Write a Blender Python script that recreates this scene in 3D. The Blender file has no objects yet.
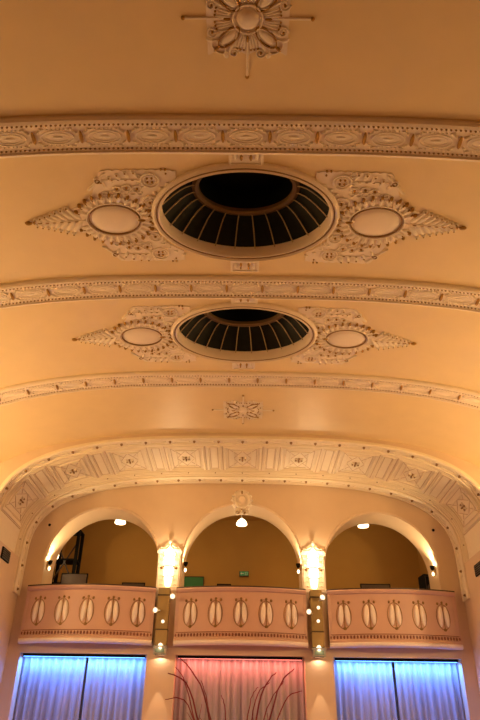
import bpy, math, random
from mathutils import Vector, Matrix, geometry
random.seed(7)
PI = math.pi
C = bpy.context.scene.collection
EYE = 1.6

# ------------------------------------------------------------------ materials
def mat(name, col, rough=.6, metal=0, noise=.0, nscale=6, bump=0, bscale=40, emit=None, estr=0, alpha=None, trans=0, spec=None):
    m = bpy.data.materials.new(name); m.use_nodes = True
    nt = m.node_tree; b = nt.nodes['Principled BSDF']
    b.inputs['Base Color'].default_value = (*col, 1)
    b.inputs['Roughness'].default_value = rough
    b.inputs['Metallic'].default_value = metal
    if spec is not None: b.inputs['Specular IOR Level'].default_value = spec
    tc = nt.nodes.new('ShaderNodeTexCoord')
    if noise:
        n = nt.nodes.new('ShaderNodeTexNoise'); n.inputs['Scale'].default_value = nscale; n.inputs['Detail'].default_value = 5
        nt.links.new(tc.outputs['Object'], n.inputs['Vector'])
        mx = nt.nodes.new('ShaderNodeMix'); mx.data_type = 'RGBA'
        mx.inputs['A'].default_value = (*[c*(1-noise) for c in col], 1)
        mx.inputs['B'].default_value = (*[min(1, c*(1+noise)) for c in col], 1)
        nt.links.new(n.outputs['Fac'], mx.inputs['Factor'])
        nt.links.new(mx.outputs['Result'], b.inputs['Base Color'])
    if bump:
        n = nt.nodes.new('ShaderNodeTexNoise'); n.inputs['Scale'].default_value = bscale
        nt.links.new(tc.outputs['Object'], n.inputs['Vector'])
        bp = nt.nodes.new('ShaderNodeBump'); bp.inputs['Strength'].default_value = bump; bp.inputs['Distance'].default_value = .01
        nt.links.new(n.outputs['Fac'], bp.inputs['Height']); nt.links.new(bp.outputs['Normal'], b.inputs['Normal'])
    if emit:
        b.inputs['Emission Color'].default_value = (*emit, 1); b.inputs['Emission Strength'].default_value = estr
    if trans: b.inputs['Transmission Weight'].default_value = trans
    return m
M = {
 'ceil': mat('painted_plaster', (.80, .61, .325), .40, noise=.05, nscale=2.5, bump=.05, bscale=25, spec=.4),
 'relief': mat('relief_plaster', (.88, .76, .60), .6, noise=.07, nscale=14, bump=.25, bscale=60, spec=.3),
 'smooth': mat('smooth_plaster', (.85, .71, .54), .6, noise=.04, nscale=5),
 'band': mat('pale_plaster', (.84, .72, .52), .55, noise=.05, nscale=8, bump=.1, bscale=50),
 'ochre': mat('ochre_shade_line', (.56, .39, .22), .6, noise=.1, nscale=20),  # thin brown lines that put edge shading of the coffers into colour
 'line': mat('aged_gilding', (.30, .17, .06), .5, metal=.35, noise=.2, nscale=20),
 'gold': mat('gold_leaf', (.40, .22, .05), .45, metal=.4, noise=.2, nscale=25),
 'wall': mat('cream_wall_paint', (.72, .54, .36), .6, noise=.05, nscale=3, bump=.05, bscale=30),
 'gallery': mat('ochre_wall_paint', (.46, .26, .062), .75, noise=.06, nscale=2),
 'parapet': mat('rose_cream_paint', (.60, .375, .295), .55, noise=.05, nscale=4),
 'petal': mat('pale_rose_plaster', (.90, .78, .70), .5, noise=.05, nscale=10),
 'fringe': mat('dark_red_gilding', (.22, .07, .045), .5, noise=.2, nscale=20),
 'rail': mat('dark_wood', (.055, .028, .016), .4, noise=.2, nscale=12),
 'glass': mat('dark_glass', (.010, .011, .008), .55, noise=.3, nscale=3, spec=.15),
 'bar': mat('cream_metal', (.50, .36, .17), .5, noise=.08, nscale=9),
 'ring': mat('bronze_paint', (.17, .10, .035), .5, noise=.12, nscale=9),
 'black': mat('black_metal', (.006, .006, .006), .7, noise=.2, nscale=9, spec=.1),
 'olive': mat('olive_paint', (.34, .235, .085), .5, noise=.12, nscale=6),
 'chrome': mat('brushed_silver', (.55, .56, .52), .28, metal=.8, noise=.1, nscale=20),
 'white': mat('white_enamel', (.86, .84, .78), .35, noise=.03, nscale=9),
 'floor': mat('oak_parquet', (.15, .075, .04), .4, noise=.2, nscale=5),
 'curtain': None,
 'branch': mat('red_bark', (.26, .010, .035), .5, noise=.25, nscale=30),
 'vase': mat('smoked_glass', (.10, .03, .04), .15, noise=.1, nscale=4),
 'green': mat('green_board', (.03, .20, .075), .6, noise=.15, nscale=6),
 'glasspane': mat('greenish_glass', (.16, .22, .16), .2, noise=.2, nscale=15),
 'crystal': mat('lit_crystal', (.9, .85, .7), .2, emit=(1, .80, .45), estr=5, noise=.1, nscale=40),
 'bulb': mat('lit_glass', (.9, .85, .7), .3, emit=(1, .80, .45), estr=5, noise=.03),
 'spotlens': mat('lit_lens', (.9, .9, .85), .2, emit=(1, .88, .66), estr=1.3, noise=.03),
 'exitglow': mat('exit_sign_face', (.05, .35, .15), .4, emit=(.1, .6, .25), estr=.06, noise=.1, nscale=30),
 'blue': mat('blue_diodes', (.2, .4, .9), .4, emit=(.10, .35, 1), estr=6, noise=.03),
 'red': mat('red_diodes', (.9, .3, .25), .4, emit=(1, .22, .17), estr=3, noise=.03),
}
def curtain_mat():
    m = bpy.data.materials.new('sheer_voile'); m.use_nodes = True
    nt = m.node_tree; nt.nodes.remove(nt.nodes['Principled BSDF']); out = nt.nodes['Material Output']
    d = nt.nodes.new('ShaderNodeBsdfDiffuse'); t = nt.nodes.new('ShaderNodeBsdfTranslucent'); mx = nt.nodes.new('ShaderNodeMixShader')
    w = nt.nodes.new('ShaderNodeTexNoise'); tc = nt.nodes.new('ShaderNodeTexCoord'); mp = nt.nodes.new('ShaderNodeMapping')
    mp.inputs['Scale'].default_value = (18, 18, .3)
    cr = nt.nodes.new('ShaderNodeMix'); cr.data_type = 'RGBA'
    cr.inputs['A'].default_value = (.36, .34, .36, 1); cr.inputs['B'].default_value = (.66, .64, .66, 1)
    nt.links.new(tc.outputs['Object'], mp.inputs['Vector']); nt.links.new(mp.outputs['Vector'], w.inputs['Vector'])
    nt.links.new(w.outputs['Fac'], cr.inputs['Factor'])
    for n in (d, t): nt.links.new(cr.outputs['Result'], n.inputs['Color'])
    mx.inputs[0].default_value = .3
    nt.links.new(d.outputs[0], mx.inputs[1]); nt.links.new(t.outputs[0], mx.inputs[2]); nt.links.new(mx.outputs[0], out.inputs['Surface'])
    return m
M['curtain'] = curtain_mat()

# ------------------------------------------------------------------ mesh builder
ident = lambda u, v, h: (u, v, h)
class MB:
    def __init__(s, mp=ident): s.v = []; s.f = []; s.mp = mp
    def add(s, vs, fs):
        b = len(s.v); s.v += [tuple(s.mp(*p)) for p in vs]; s.f += [tuple(b+i for i in f) for f in fs]; return s
    def raw(s, vs, fs):
        b = len(s.v); s.v += [tuple(p) for p in vs]; s.f += [tuple(b+i for i in f) for f in fs]; return s
    def box(s, a, b):
        x0, y0, z0 = a; x1, y1, z1 = b
        return s.add([(x0,y0,z0),(x1,y0,z0),(x1,y1,z0),(x0,y1,z0),(x0,y0,z1),(x1,y0,z1),(x1,y1,z1),(x0,y1,z1)],
                     [(0,3,2,1),(4,5,6,7),(0,1,5,4),(1,2,6,5),(2,3,7,6),(3,0,4,7)])
    def dome(s, cx, cy, rx, ry, rot=0, h=.03, seg=10, base=-.004, flat=.0):
        # rounded boss; flat > 0 keeps a level top
        vs = []; fs = []; c, sn = math.cos(rot), math.sin(rot)
        prof = [(1, base), (.92, h*.45), (.68, h*.85), (.34 if not flat else flat, h)]
        for r, hh in prof:
            for i in range(seg):
                a = 2*PI*i/seg; x = rx*r*math.cos(a); y = ry*r*math.sin(a)
                vs.append((cx+x*c-y*sn, cy+x*sn+y*c, hh))
        n = len(prof)
        for k in range(n-1):
            for i in range(seg):
                j = (i+1) % seg; fs.append((k*seg+i, k*seg+j, (k+1)*seg+j, (k+1)*seg+i))
        fs.append(tuple((n-1)*seg+i for i in range(seg)))
        return s.add(vs, fs)
    def path(s, pts, w, h, closed=False, base=-.004):
        # raised moulding along a path on the surface
        n = len(pts); vs = []; fs = []
        for i, p in enumerate(pts):
            a = pts[(i-1) % n] if (closed or i) else p; b = pts[(i+1) % n] if (closed or i < n-1) else p
            dx, dy = b[0]-a[0], b[1]-a[1]; L = math.hypot(dx, dy) or 1; nx, ny = -dy/L, dx/L
            k = w/2
            if closed and L:
                d1 = (p[0]-a[0], p[1]-a[1]); d2 = (b[0]-p[0], b[1]-p[1]); l1 = math.hypot(*d1) or 1; l2 = math.hypot(*d2) or 1
                cs = max(-1, min(1, (d1[0]*d2[0]+d1[1]*d2[1])/l1/l2)); k /= max(.5, math.sqrt((1+cs)/2))
            for q, hh in ((1, base), (.55, h), (-.55, h), (-1, base)): vs.append((p[0]+nx*k*q, p[1]+ny*k*q, hh))
        m = n if closed else n-1
        for i in range(m):
            j = (i+1) % n
            for q in range(3): fs.append((i*4+q, j*4+q, j*4+q+1, i*4+q+1))
        if not closed: fs += [(0,1,2,3), ((n-1)*4+3,(n-1)*4+2,(n-1)*4+1,(n-1)*4)]
        return s.add(vs, fs)
    def ellipse(s, cx, cy, rx, ry, w, h, seg=28, a0=0, a1=2*PI, rot=0):
        full = abs(a1-a0-2*PI) < 1e-6; n = seg if full else seg+1; c, sn = math.cos(rot), math.sin(rot); P = []
        for i in range(n):
            a = a0+(a1-a0)*i/seg; x, y = rx*math.cos(a), ry*math.sin(a); P.append((cx+x*c-y*sn, cy+x*sn+y*c))
        return s.path(P, w, h, full)
    def rect(s, x0, y0, x1, y1, w, h, sub=6):
        P = []
        for (a, b) in (((x0,y0),(x1,y0)), ((x1,y0),(x1,y1)), ((x1,y1),(x0,y1)), ((x0,y1),(x0,y0))):
            for i in range(sub): t = i/sub; P.append((a[0]+(b[0]-a[0])*t, a[1]+(b[1]-a[1])*t))
        return s.path(P, w, h, True)
    def spiral(s, cx, cy, r, w, h, turns=1.6, a0=0, sgn=1):
        n = 22; P = []
        for i in range(n+1):
            t = i/n; a = a0+sgn*turns*2*PI*t; rr = r*(1-.82*t); P.append((cx+rr*math.cos(a), cy+rr*math.sin(a)))
        s.path(P, w, h); return s.dome(cx, cy, r*.22, r*.22, 0, h*1.2, 8)
    def plate(s, xs, lo, hi, h, base=-.01, nv=6):
        # raised slab between lo(x) and hi(x), following the surface
        nx = len(xs); vs = []; fs = []
        for x in xs:
            a, b = lo(x), hi(x)
            vs.append((x, a, base))
            for j in range(nv+1): vs.append((x, a+(b-a)*j/nv, h))
            vs.append((x, b, base))
        w = nv+3
        for i in range(nx-1):
            for j in range(w-1): fs.append((i*w+j, (i+1)*w+j, (i+1)*w+j+1, i*w+j+1))
        fs += [tuple(range(w)), tuple((nx-1)*w+j for j in reversed(range(w)))]
        return s.add(vs, fs)
    def sweep(s, us, prof, closed=False):
        # prof: list of (v, h) carried along u
        n = len(prof); vs = [(u, v, h) for u in us for v, h in prof]; fs = []
        for i in range(len(us)-1):
            for j in range(n if closed else n-1):
                k = (j+1) % n; fs.append((i*n+j, (i+1)*n+j, (i+1)*n+k, i*n+k))
        if closed: fs += [tuple(range(n)), tuple((len(us)-1)*n+j for j in reversed(range(n)))]
        return s.add(vs, fs)
    def lathe(s, prof, seg=16, a0=0, a1=2*PI, c=(0,0,0)):
        full = abs(a1-a0-2*PI) < 1e-6; n = seg if full else seg+1; vs = []; fs = []
        for r, z in prof:
            for i in range(n):
                a = a0+(a1-a0)*i/seg; vs.append((c[0]+r*math.cos(a), c[1]+r*math.sin(a), c[2]+z))
        for k in range(len(prof)-1):
            for i in range(seg):
                j = (i+1) % n; fs.append((k*n+i, k*n+j, (k+1)*n+j, (k+1)*n+i))
        for k in (0, len(prof)-1):
            if prof[k][0] > 1e-4 or not full: fs.append(tuple(k*n+i for i in range(n)))
        return s.add(vs, fs)
    def tube(s, pts, rad, seg=7):
        n = len(pts); vs = []; fs = []
        for i in range(n):
            p = Vector(pts[i]); d = (Vector(pts[min(i+1, n-1)])-Vector(pts[max(i-1, 0)])).normalized()
            a = d.cross(Vector((0, 1, .13))).normalized(); b = d.cross(a); r = rad[i] if isinstance(rad, (list, tuple)) else rad
            for k in range(seg): q = p+a*r*math.cos(2*PI*k/seg)+b*r*math.sin(2*PI*k/seg); vs.append(tuple(q))
        for i in range(n-1):
            for k in range(seg): j = (k+1) % seg; fs.append((i*seg+k, i*seg+j, (i+1)*seg+j, (i+1)*seg+k))
        fs += [tuple(range(seg)), tuple((n-1)*seg+k for k in range(seg))]
        return s.add(vs, fs)
    def build(s, name, m, parent=None, loc=(0,0,0), smooth=True, off=None, angle=40, more=()):
        me = bpy.data.meshes.new(name); mi = [0]*len(s.f); mats = [m]
        for mb2, m2 in more:
            b = len(s.v); s.v += mb2.v; s.f += [tuple(b+i for i in f) for f in mb2.f]
            if m2 not in mats: mats.append(m2)
            mi += [mats.index(m2)]*len(mb2.f)
        vs = s.v if off is None else [(x-off[0], y-off[1], z-off[2]) for x, y, z in s.v]
        me.from_pydata(vs, [], s.f)
        for q in mats: me.materials.append(q)
        me.polygons.foreach_set('material_index', mi)
        import bmesh
        bm = bmesh.new(); bm.from_mesh(me); bmesh.ops.remove_doubles(bm, verts=bm.verts, dist=1e-5); bmesh.ops.recalc_face_normals(bm, faces=bm.faces)
        bm.to_mesh(me); bm.free()
        if smooth:
            me.polygons.foreach_set('use_smooth', [True]*len(me.polygons)); me.set_sharp_from_angle(angle=math.radians(angle))
        o = bpy.data.objects.new(name, me); C.objects.link(o); o.location = loc
        if parent: o.parent = parent
        return o

def tag(o, label, cat, group=None):
    o['label'] = label; o['category'] = cat
    if group: o['group'] = group
    return o
def struct(o, label=None):
    o['kind'] = 'structure'
    if label: o['label'] = label
    return o
def thing(name, label, cat, loc=(0,0,0), group=None, rz=0):
    o = bpy.data.objects.new(name, None); C.objects.link(o); o.empty_display_size = .1
    o.location = loc; o.rotation_euler = (0, 0, rz); return tag(o, label, cat, group)
def dup(root, label, loc=None, rz=None):
    r = root.copy(); C.objects.link(r); r['label'] = label
    if loc is not None: r.location = loc
    if rz is not None: r.rotation_euler = (0, 0, rz)
    for ch in [o for o in C.objects if o.parent == root]:
        c = ch.copy(); C.objects.link(c); c.parent = r
        for g in [o for o in C.objects if o.parent == ch]:
            d = g.copy(); C.objects.link(d); d.parent = c
    return r
def light(kind, loc, energy, col=(1, .66, .34), r=.06, parent=None, name='lamp_light', target=None, **k):
    d = bpy.data.lights.new(name, kind); d.energy = energy; d.color = col
    if kind in ('POINT', 'SPOT'): d.shadow_soft_size = r
    for a, b in k.items(): setattr(d, a, b)
    o = bpy.data.objects.new(name, d); C.objects.link(o); o.location = loc
    if target is not None: o.rotation_euler = (Vector(target)-Vector(loc)).to_track_quat('-Z', 'Y').to_euler()
    return o

# ------------------------------------------------------------------ vault profiles (height above eye + EYE)
class Profile:
    def __init__(s, a, b, zc, n):
        P = []; N = 400
        for i in range(N+1):
            t = PI/2*i/N; P.append((a*math.sin(t)**(2/n), zc+b*math.cos(t)**(2/n)))
        # even resample by arc length
        L = [0]
        for i in range(1, len(P)): L.append(L[-1]+math.hypot(P[i][0]-P[i-1][0], P[i][1]-P[i-1][1]))
        s.P, s.L, s.len, s.zc, s.a = P, L, L[-1], zc, a
    def at(s, u):
        sg = 1 if u >= 0 else -1; q = abs(u)
        if q >= s.len: return sg*s.a, s.zc-(q-s.len), -sg, 0
        lo, hi = 0, len(s.L)-1
        while hi-lo > 1:
            m = (lo+hi)//2
            if s.L[m] <= q: lo = m
            else: hi = m
        d = s.L[hi]-s.L[lo] or 1; t = (q-s.L[lo])/d
        x = s.P[lo][0]+(s.P[hi][0]-s.P[lo][0])*t; z = s.P[lo][1]+(s.P[hi][1]-s.P[lo][1])*t
        tx, tz = s.P[hi][0]-s.P[lo][0], s.P[hi][1]-s.P[lo][1]; l = math.hypot(tx, tz) or 1; tx /= l; tz /= l
        # smoothed tangent near the crown
        return sg*x, z, sg*tz, -tx
    def map(s, u, v, h):
        x, z, nx, nz = s.at(u); return (x+nx*h, v, z+nz*h)
H = 6.95+EYE
MAIN = Profile(6.9, 2.9, H-2.9, 2.9)
BAND = Profile(6.0, 2.4, 6.84-2.4+EYE, 3.0)
YF, YW, YB = 14.85, 18.0, 19.0      # band front, arcade wall face, arcade wall rear face
SKY = (7.10, 10.30)

# ------------------------------------------------------------------ main vault with two oval openings
def main_ceiling():
    mb = MB(MAIN.map); T = MAIN.len; th = .0
    rx, ry = 1.33, .93
    us = [-T+2*T*i/96 for i in range(97)]
    def strip(y0, y1, n=1):
        vs = [(u, y0+(y1-y0)*j/n, 0) for u in us for j in range(n+1)]; w = n+1
        mb.add(vs, [(i*w+j, (i+1)*w+j, (i+1)*w+j+1, i*w+j+1) for i in range(96) for j in range(n)])
    edges = [-4.0]
    for yc in SKY: edges += [yc-1.2, yc+1.2]
    edges.append(YF+.05)
    for i in range(0, len(edges), 2): strip(edges[i], edges[i+1], 2)
    for yc in SKY:
        # annular quads from ellipse to a rectangle, then strips to the walls
        X = 1.8; vs = []; fs = []; ca_ = math.atan2(1.2, X)
        AN = sorted([2*PI*(i+.5)/96 for i in range(96)]+[ca_, PI-ca_, PI+ca_, 2*PI-ca_]); seg = len(AN)
        for a in AN:
            c, sn = math.cos(a), math.sin(a)
            k = min(X/abs(c) if abs(c) > 1e-6 else 1e9, 1.2/abs(sn) if abs(sn) > 1e-6 else 1e9)
            vs += [(rx*c, yc+ry*sn, 0), ((rx*c+k*c)/2, yc+(ry*sn+k*sn)/2, 0), (k*c, yc+k*sn, 0)]
        for i in range(seg):
            j = (i+1) % seg; fs += [(i*3, j*3, j*3+1, i*3+1), (i*3+1, j*3+1, j*3+2, i*3+2)]
        mb.add(vs, fs)
        for sg in (-1, 1):
            a = math.atan2(1.2, X)
            # corner wedge is covered by the ring; plain strip outwards
            uu = [sg*(X+(T-X)*i/36) for i in range(37)]
            mb.add([(u, yc+d, 0) for u in uu for d in (-1.2, 0, 1.2)], [(i*3+j, i*3+3+j, i*3+4+j, i*3+1+j) for i in range(36) for j in range(2)])
    o = mb.build('ceiling', M['ceil'])
    return struct(o, 'pale ochre plaster vault over the main hall')
main_ceiling()
# roof void above so that the openings are dark
rv = MB().box((-7.6, -4.2, H+1.6), (7.6, 22.4, H+1.75)); struct(rv.build('ceiling_void', M['black']), 'roof over the vault')

# shell of the hall
zm = MAIN.zc
struct(MB().box((-7.6, -4.2, -.2), (7.6, 22.4, 0)).build('floor', M['floor']))
struct(MB().box((-7.1, -4.2, 0), (-6.9, YF+.1, zm)).build('wall_left', M['wall']), 'cream side wall of the hall')
struct(MB().box((6.9, -4.2, 0), (7.1, YF+.1, zm)).build('wall_right', M['wall']), 'cream side wall of the hall')
struct(MB().box((-7.1, -4.3, 0), (7.1, -4.0, H+1.6)).build('wall_rear', M['wall']))
for sg, nm in ((-1, 'left'), (1, 'right')):
    a, b = sorted((sg*6.0, sg*6.3)); struct(MB().box((a, YF, 0), (b, YW+.05, BAND.zc)).build('wall_stage_'+nm, M['wall']), 'cream return wall beside the balconies')
# transition face between vault and coffered arch
mb = MB(); N = 120; vs = []; fs = []
for i in range(N+1):
    t = -1+2*i/N; x0, z0, _, _ = MAIN.at(t*MAIN.len); x1, z1, _, _ = BAND.at(t*BAND.len); vs += [(x0, YF, z0+.02), (x1, YF, z1)]
fs = [(2*i, 2*i+2, 2*i+3, 2*i+1) for i in range(N)]
mb.raw(vs, fs)
for sg in (-1, 1): mb.raw([(sg*6.0, YF, 0), (sg*6.95, YF, 0), (sg*6.95, YF, zm+.02), (sg*6.0, YF, BAND.zc)], [(0,1,2,3)])
struct(mb.build('wall_front', M['wall']), 'face where the vault meets the coffered arch')

# ------------------------------------------------------------------ transverse ribs
def grid_us(half, step=.12):
    n = int(2*half/step); return [-half+2*half*i/n for i in range(n+1)]
RIBS = (5.62, 8.84, 12.05)
for k, y in enumerate(RIBS):
    T = MAIN.len
    mp = (lambda yy: (lambda u, v, h: MAIN.map(u, yy+v, h)))(y)
    mb = MB(mp)
    prof = [(-.30, -.02), (-.30, .045), (-.275, .075), (-.235, .085), (-.225, .055), (-.205, .05), (.205, .05), (.225, .055), (.235, .085), (.275, .075), (.30, .045), (.30, -.02)]
    mb.sweep(grid_us(T), prof)
    rib = struct(mb.build('trim_%d' % (k+1), M['smooth'], smooth=True, angle=30), 'moulded plaster rib crossing the vault, %s from the top of the photo' % ('first', 'second', 'third')[k])
    # relief ovals between the drops
    pitch = .62; n = 21 if k else 21
    orn = MB(mp); beads = MB(mp)
    for i in range(-10, 11):
        c = i*pitch
        if abs(c)+.3 > T: continue
        orn.ellipse(c, 0, .215, .105, .022, .062, 18); orn.ellipse(c, 0, .16, .07, .014, .058, 16); orn.dome(c, 0, .10, .035, 0, .064, 12)
        for q in range(-3, 4): orn.dome(c+q*.055, .125 if q % 2 else .13, .02, .012, 0, .07, 6); orn.dome(c+q*.055, -.13, .02, .012, 0, .07, 6)
        for sx in (-1, 1):
            for sy in (-1, 1):
                orn.dome(c+sx*.235, sy*.09, .05, .022, sx*sy*-.7, .08, 8); orn.dome(c+sx*.20, sy*.135, .035, .015, sx*sy*.3, .075, 7)
    for u in [ -T+.03+i*.062 for i in range(int(2*T/.062))]:
        for sy in (-1, 1): beads.dome(u, sy*.19, .021, .014, 0, .075, 6)
    orn.build('acanthus_relief', M['relief'], rib, more=[(beads, M['line'])])
    drop = None
    for i in range(-10, 10):
        c = (i+.5)*pitch
        if abs(c) > T-.1: continue
        d = MB(mp); d.dome(c, 0, .030, .115, 0, .10, 12)
        d.build('gilt_drop', M['gold'], rib)

# ------------------------------------------------------------------ skylights
def make_skylight(label, yc):
    t = thing('oval_skylight', label, 'skylight', (0, yc, H), 'oval dark skylights in the vault')
    mp = lambda u, v, h: (lambda p: (p[0], p[1], p[2]-H))(MAIN.map(u, v, h))
    fr = MB(mp); seg = 72
    # moulded oval surround
    prof = [(1.14, -.01), (1.135, .05), (1.10, .085), (1.07, .05), (1.05, .05), (1.02, .07), (1.0, .03), (.995, -.13)]
    vs = []; fs = []
    for i in range(seg):
        a = 2*PI*i/seg
        for r, h in prof: vs.append(((1.275+(r-1)*1.05)*math.cos(a), (.875+(r-1)*1.05)*math.sin(a), h))
    n = len(prof)
    for i in range(seg):
        j = (i+1) % seg
        for q in range(n-1): fs.append((i*n+q, j*n+q, j*n+q+1, i*n+q+1))
    fr.add(vs, fs); fr.build('moulded_surround', M['smooth'], t, angle=30)
    gl = MB(mp); gl.ellipse(0, 0, 1.34, .94, .018, .066, 64); gl.build('gilt_line', M['line'], t)
    # rising glazed cove
    zr = .47; R0 = (1.285, .885); R1 = (.79, .54)
    co = MB(); vs = []; fs = []
    z0 = MAIN.at(1.25)[1]-H
    for i in range(72):
        a = 2*PI*i/72; c, s = math.cos(a), math.sin(a)
        for t_ in range(5):
            q = t_/4; vs.append((c*(R0[0]+(R1[0]-R0[0])*q), s*(R0[1]+(R1[1]-R0[1])*q), .11+zr*math.sin(q*PI/2)*1.0 if q else .11))
    for i in range(72):
        j = (i+1) % 72
        for q in range(4): fs.append((i*5+q, j*5+q, j*5+q+1, i*5+q+1))
    co.raw(vs, fs); co.build('dark_glazing', M['glass'], t)
    for i in range(24):
        a = 2*PI*(i+.5)/24; c, s = math.cos(a), math.sin(a); b = MB(); P = []
        for t_ in range(7):
            q = t_/6; P.append((c*(R0[0]-.02+(R1[0]-R0[0])*q), s*(R0[1]-.02+(R1[1]-R0[1])*q), .10+zr*math.sin(q*PI/2)-.02))
        b.tube(P, .0105, 5); b.build('glazing_bar', M['bar'], t)
    rg = MB(); vs = []; fs = []
    prof = [(.05, -.03), (.06, .03), (-.01, .05), (-.06, .03), (-.05, -.03), (0, -.05)]
    for i in range(72):
        a = 2*PI*i/72; c, s = math.cos(a), math.sin(a)
        for r, h in prof: vs.append((c*(R1[0]+r), s*(R1[1]+r), .11+zr+h))
    for i in range(72):
        j = (i+1) % 72
        for q in range(6): p = (q+1) % 6; fs.append((i*6+q, j*6+q, j*6+p, i*6+p))
    rg.raw(vs, fs); rg.build('inner_ring', M['ring'], t)
    # lantern light well above the ring
    lw = MB(); vs = []
    for i in range(48):
        a = 2*PI*i/48; vs += [(R1[0]*math.cos(a), R1[1]*math.sin(a), .11+zr), (R1[0]*math.cos(a), R1[1]*math.sin(a), .11+zr+.5)]
    fs = [(2*i, 2*((i+1) % 48), 2*((i+1) % 48)+1, 2*i+1) for i in range(48)]+[tuple(2*i+1 for i in range(48))]
    lw.raw(vs, fs); lw.build('lantern_well', M['glass'], t)
    for sy in (-1, 1):
        p = MB(mp); g = MB(mp); v0 = sy*1.03
        y0, y1 = sorted((sy*.98, sy*1.30))
        p.plate([-.24, -.1, .1, .24], lambda x: y0, lambda x: y1, .035); p.rect(-.21, y0+.03, .21, y1-.03, .025, .055)
        for sx in (-1, 1): p.dome(sx*.15, sy*1.15, .03, .09, 0, .06, 8)
        
        for sx in (-1, 1): g.dome(sx*.065, sy*1.12, .026, .055, 0, .075, 8); g.dome(sx*.065, sy*1.20, .018, .018, 0, .07, 7)
        p.build('plaster_plaque', M['relief'], t, more=[(g, M['gold'])])
    return t
sk = make_skylight('large dark oval skylight between the first and second ribs, nearest overhead', SKY[0])
dup(sk, 'dark oval skylight between the second and third ribs, further down the hall', (0, SKY[1], H))

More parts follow.
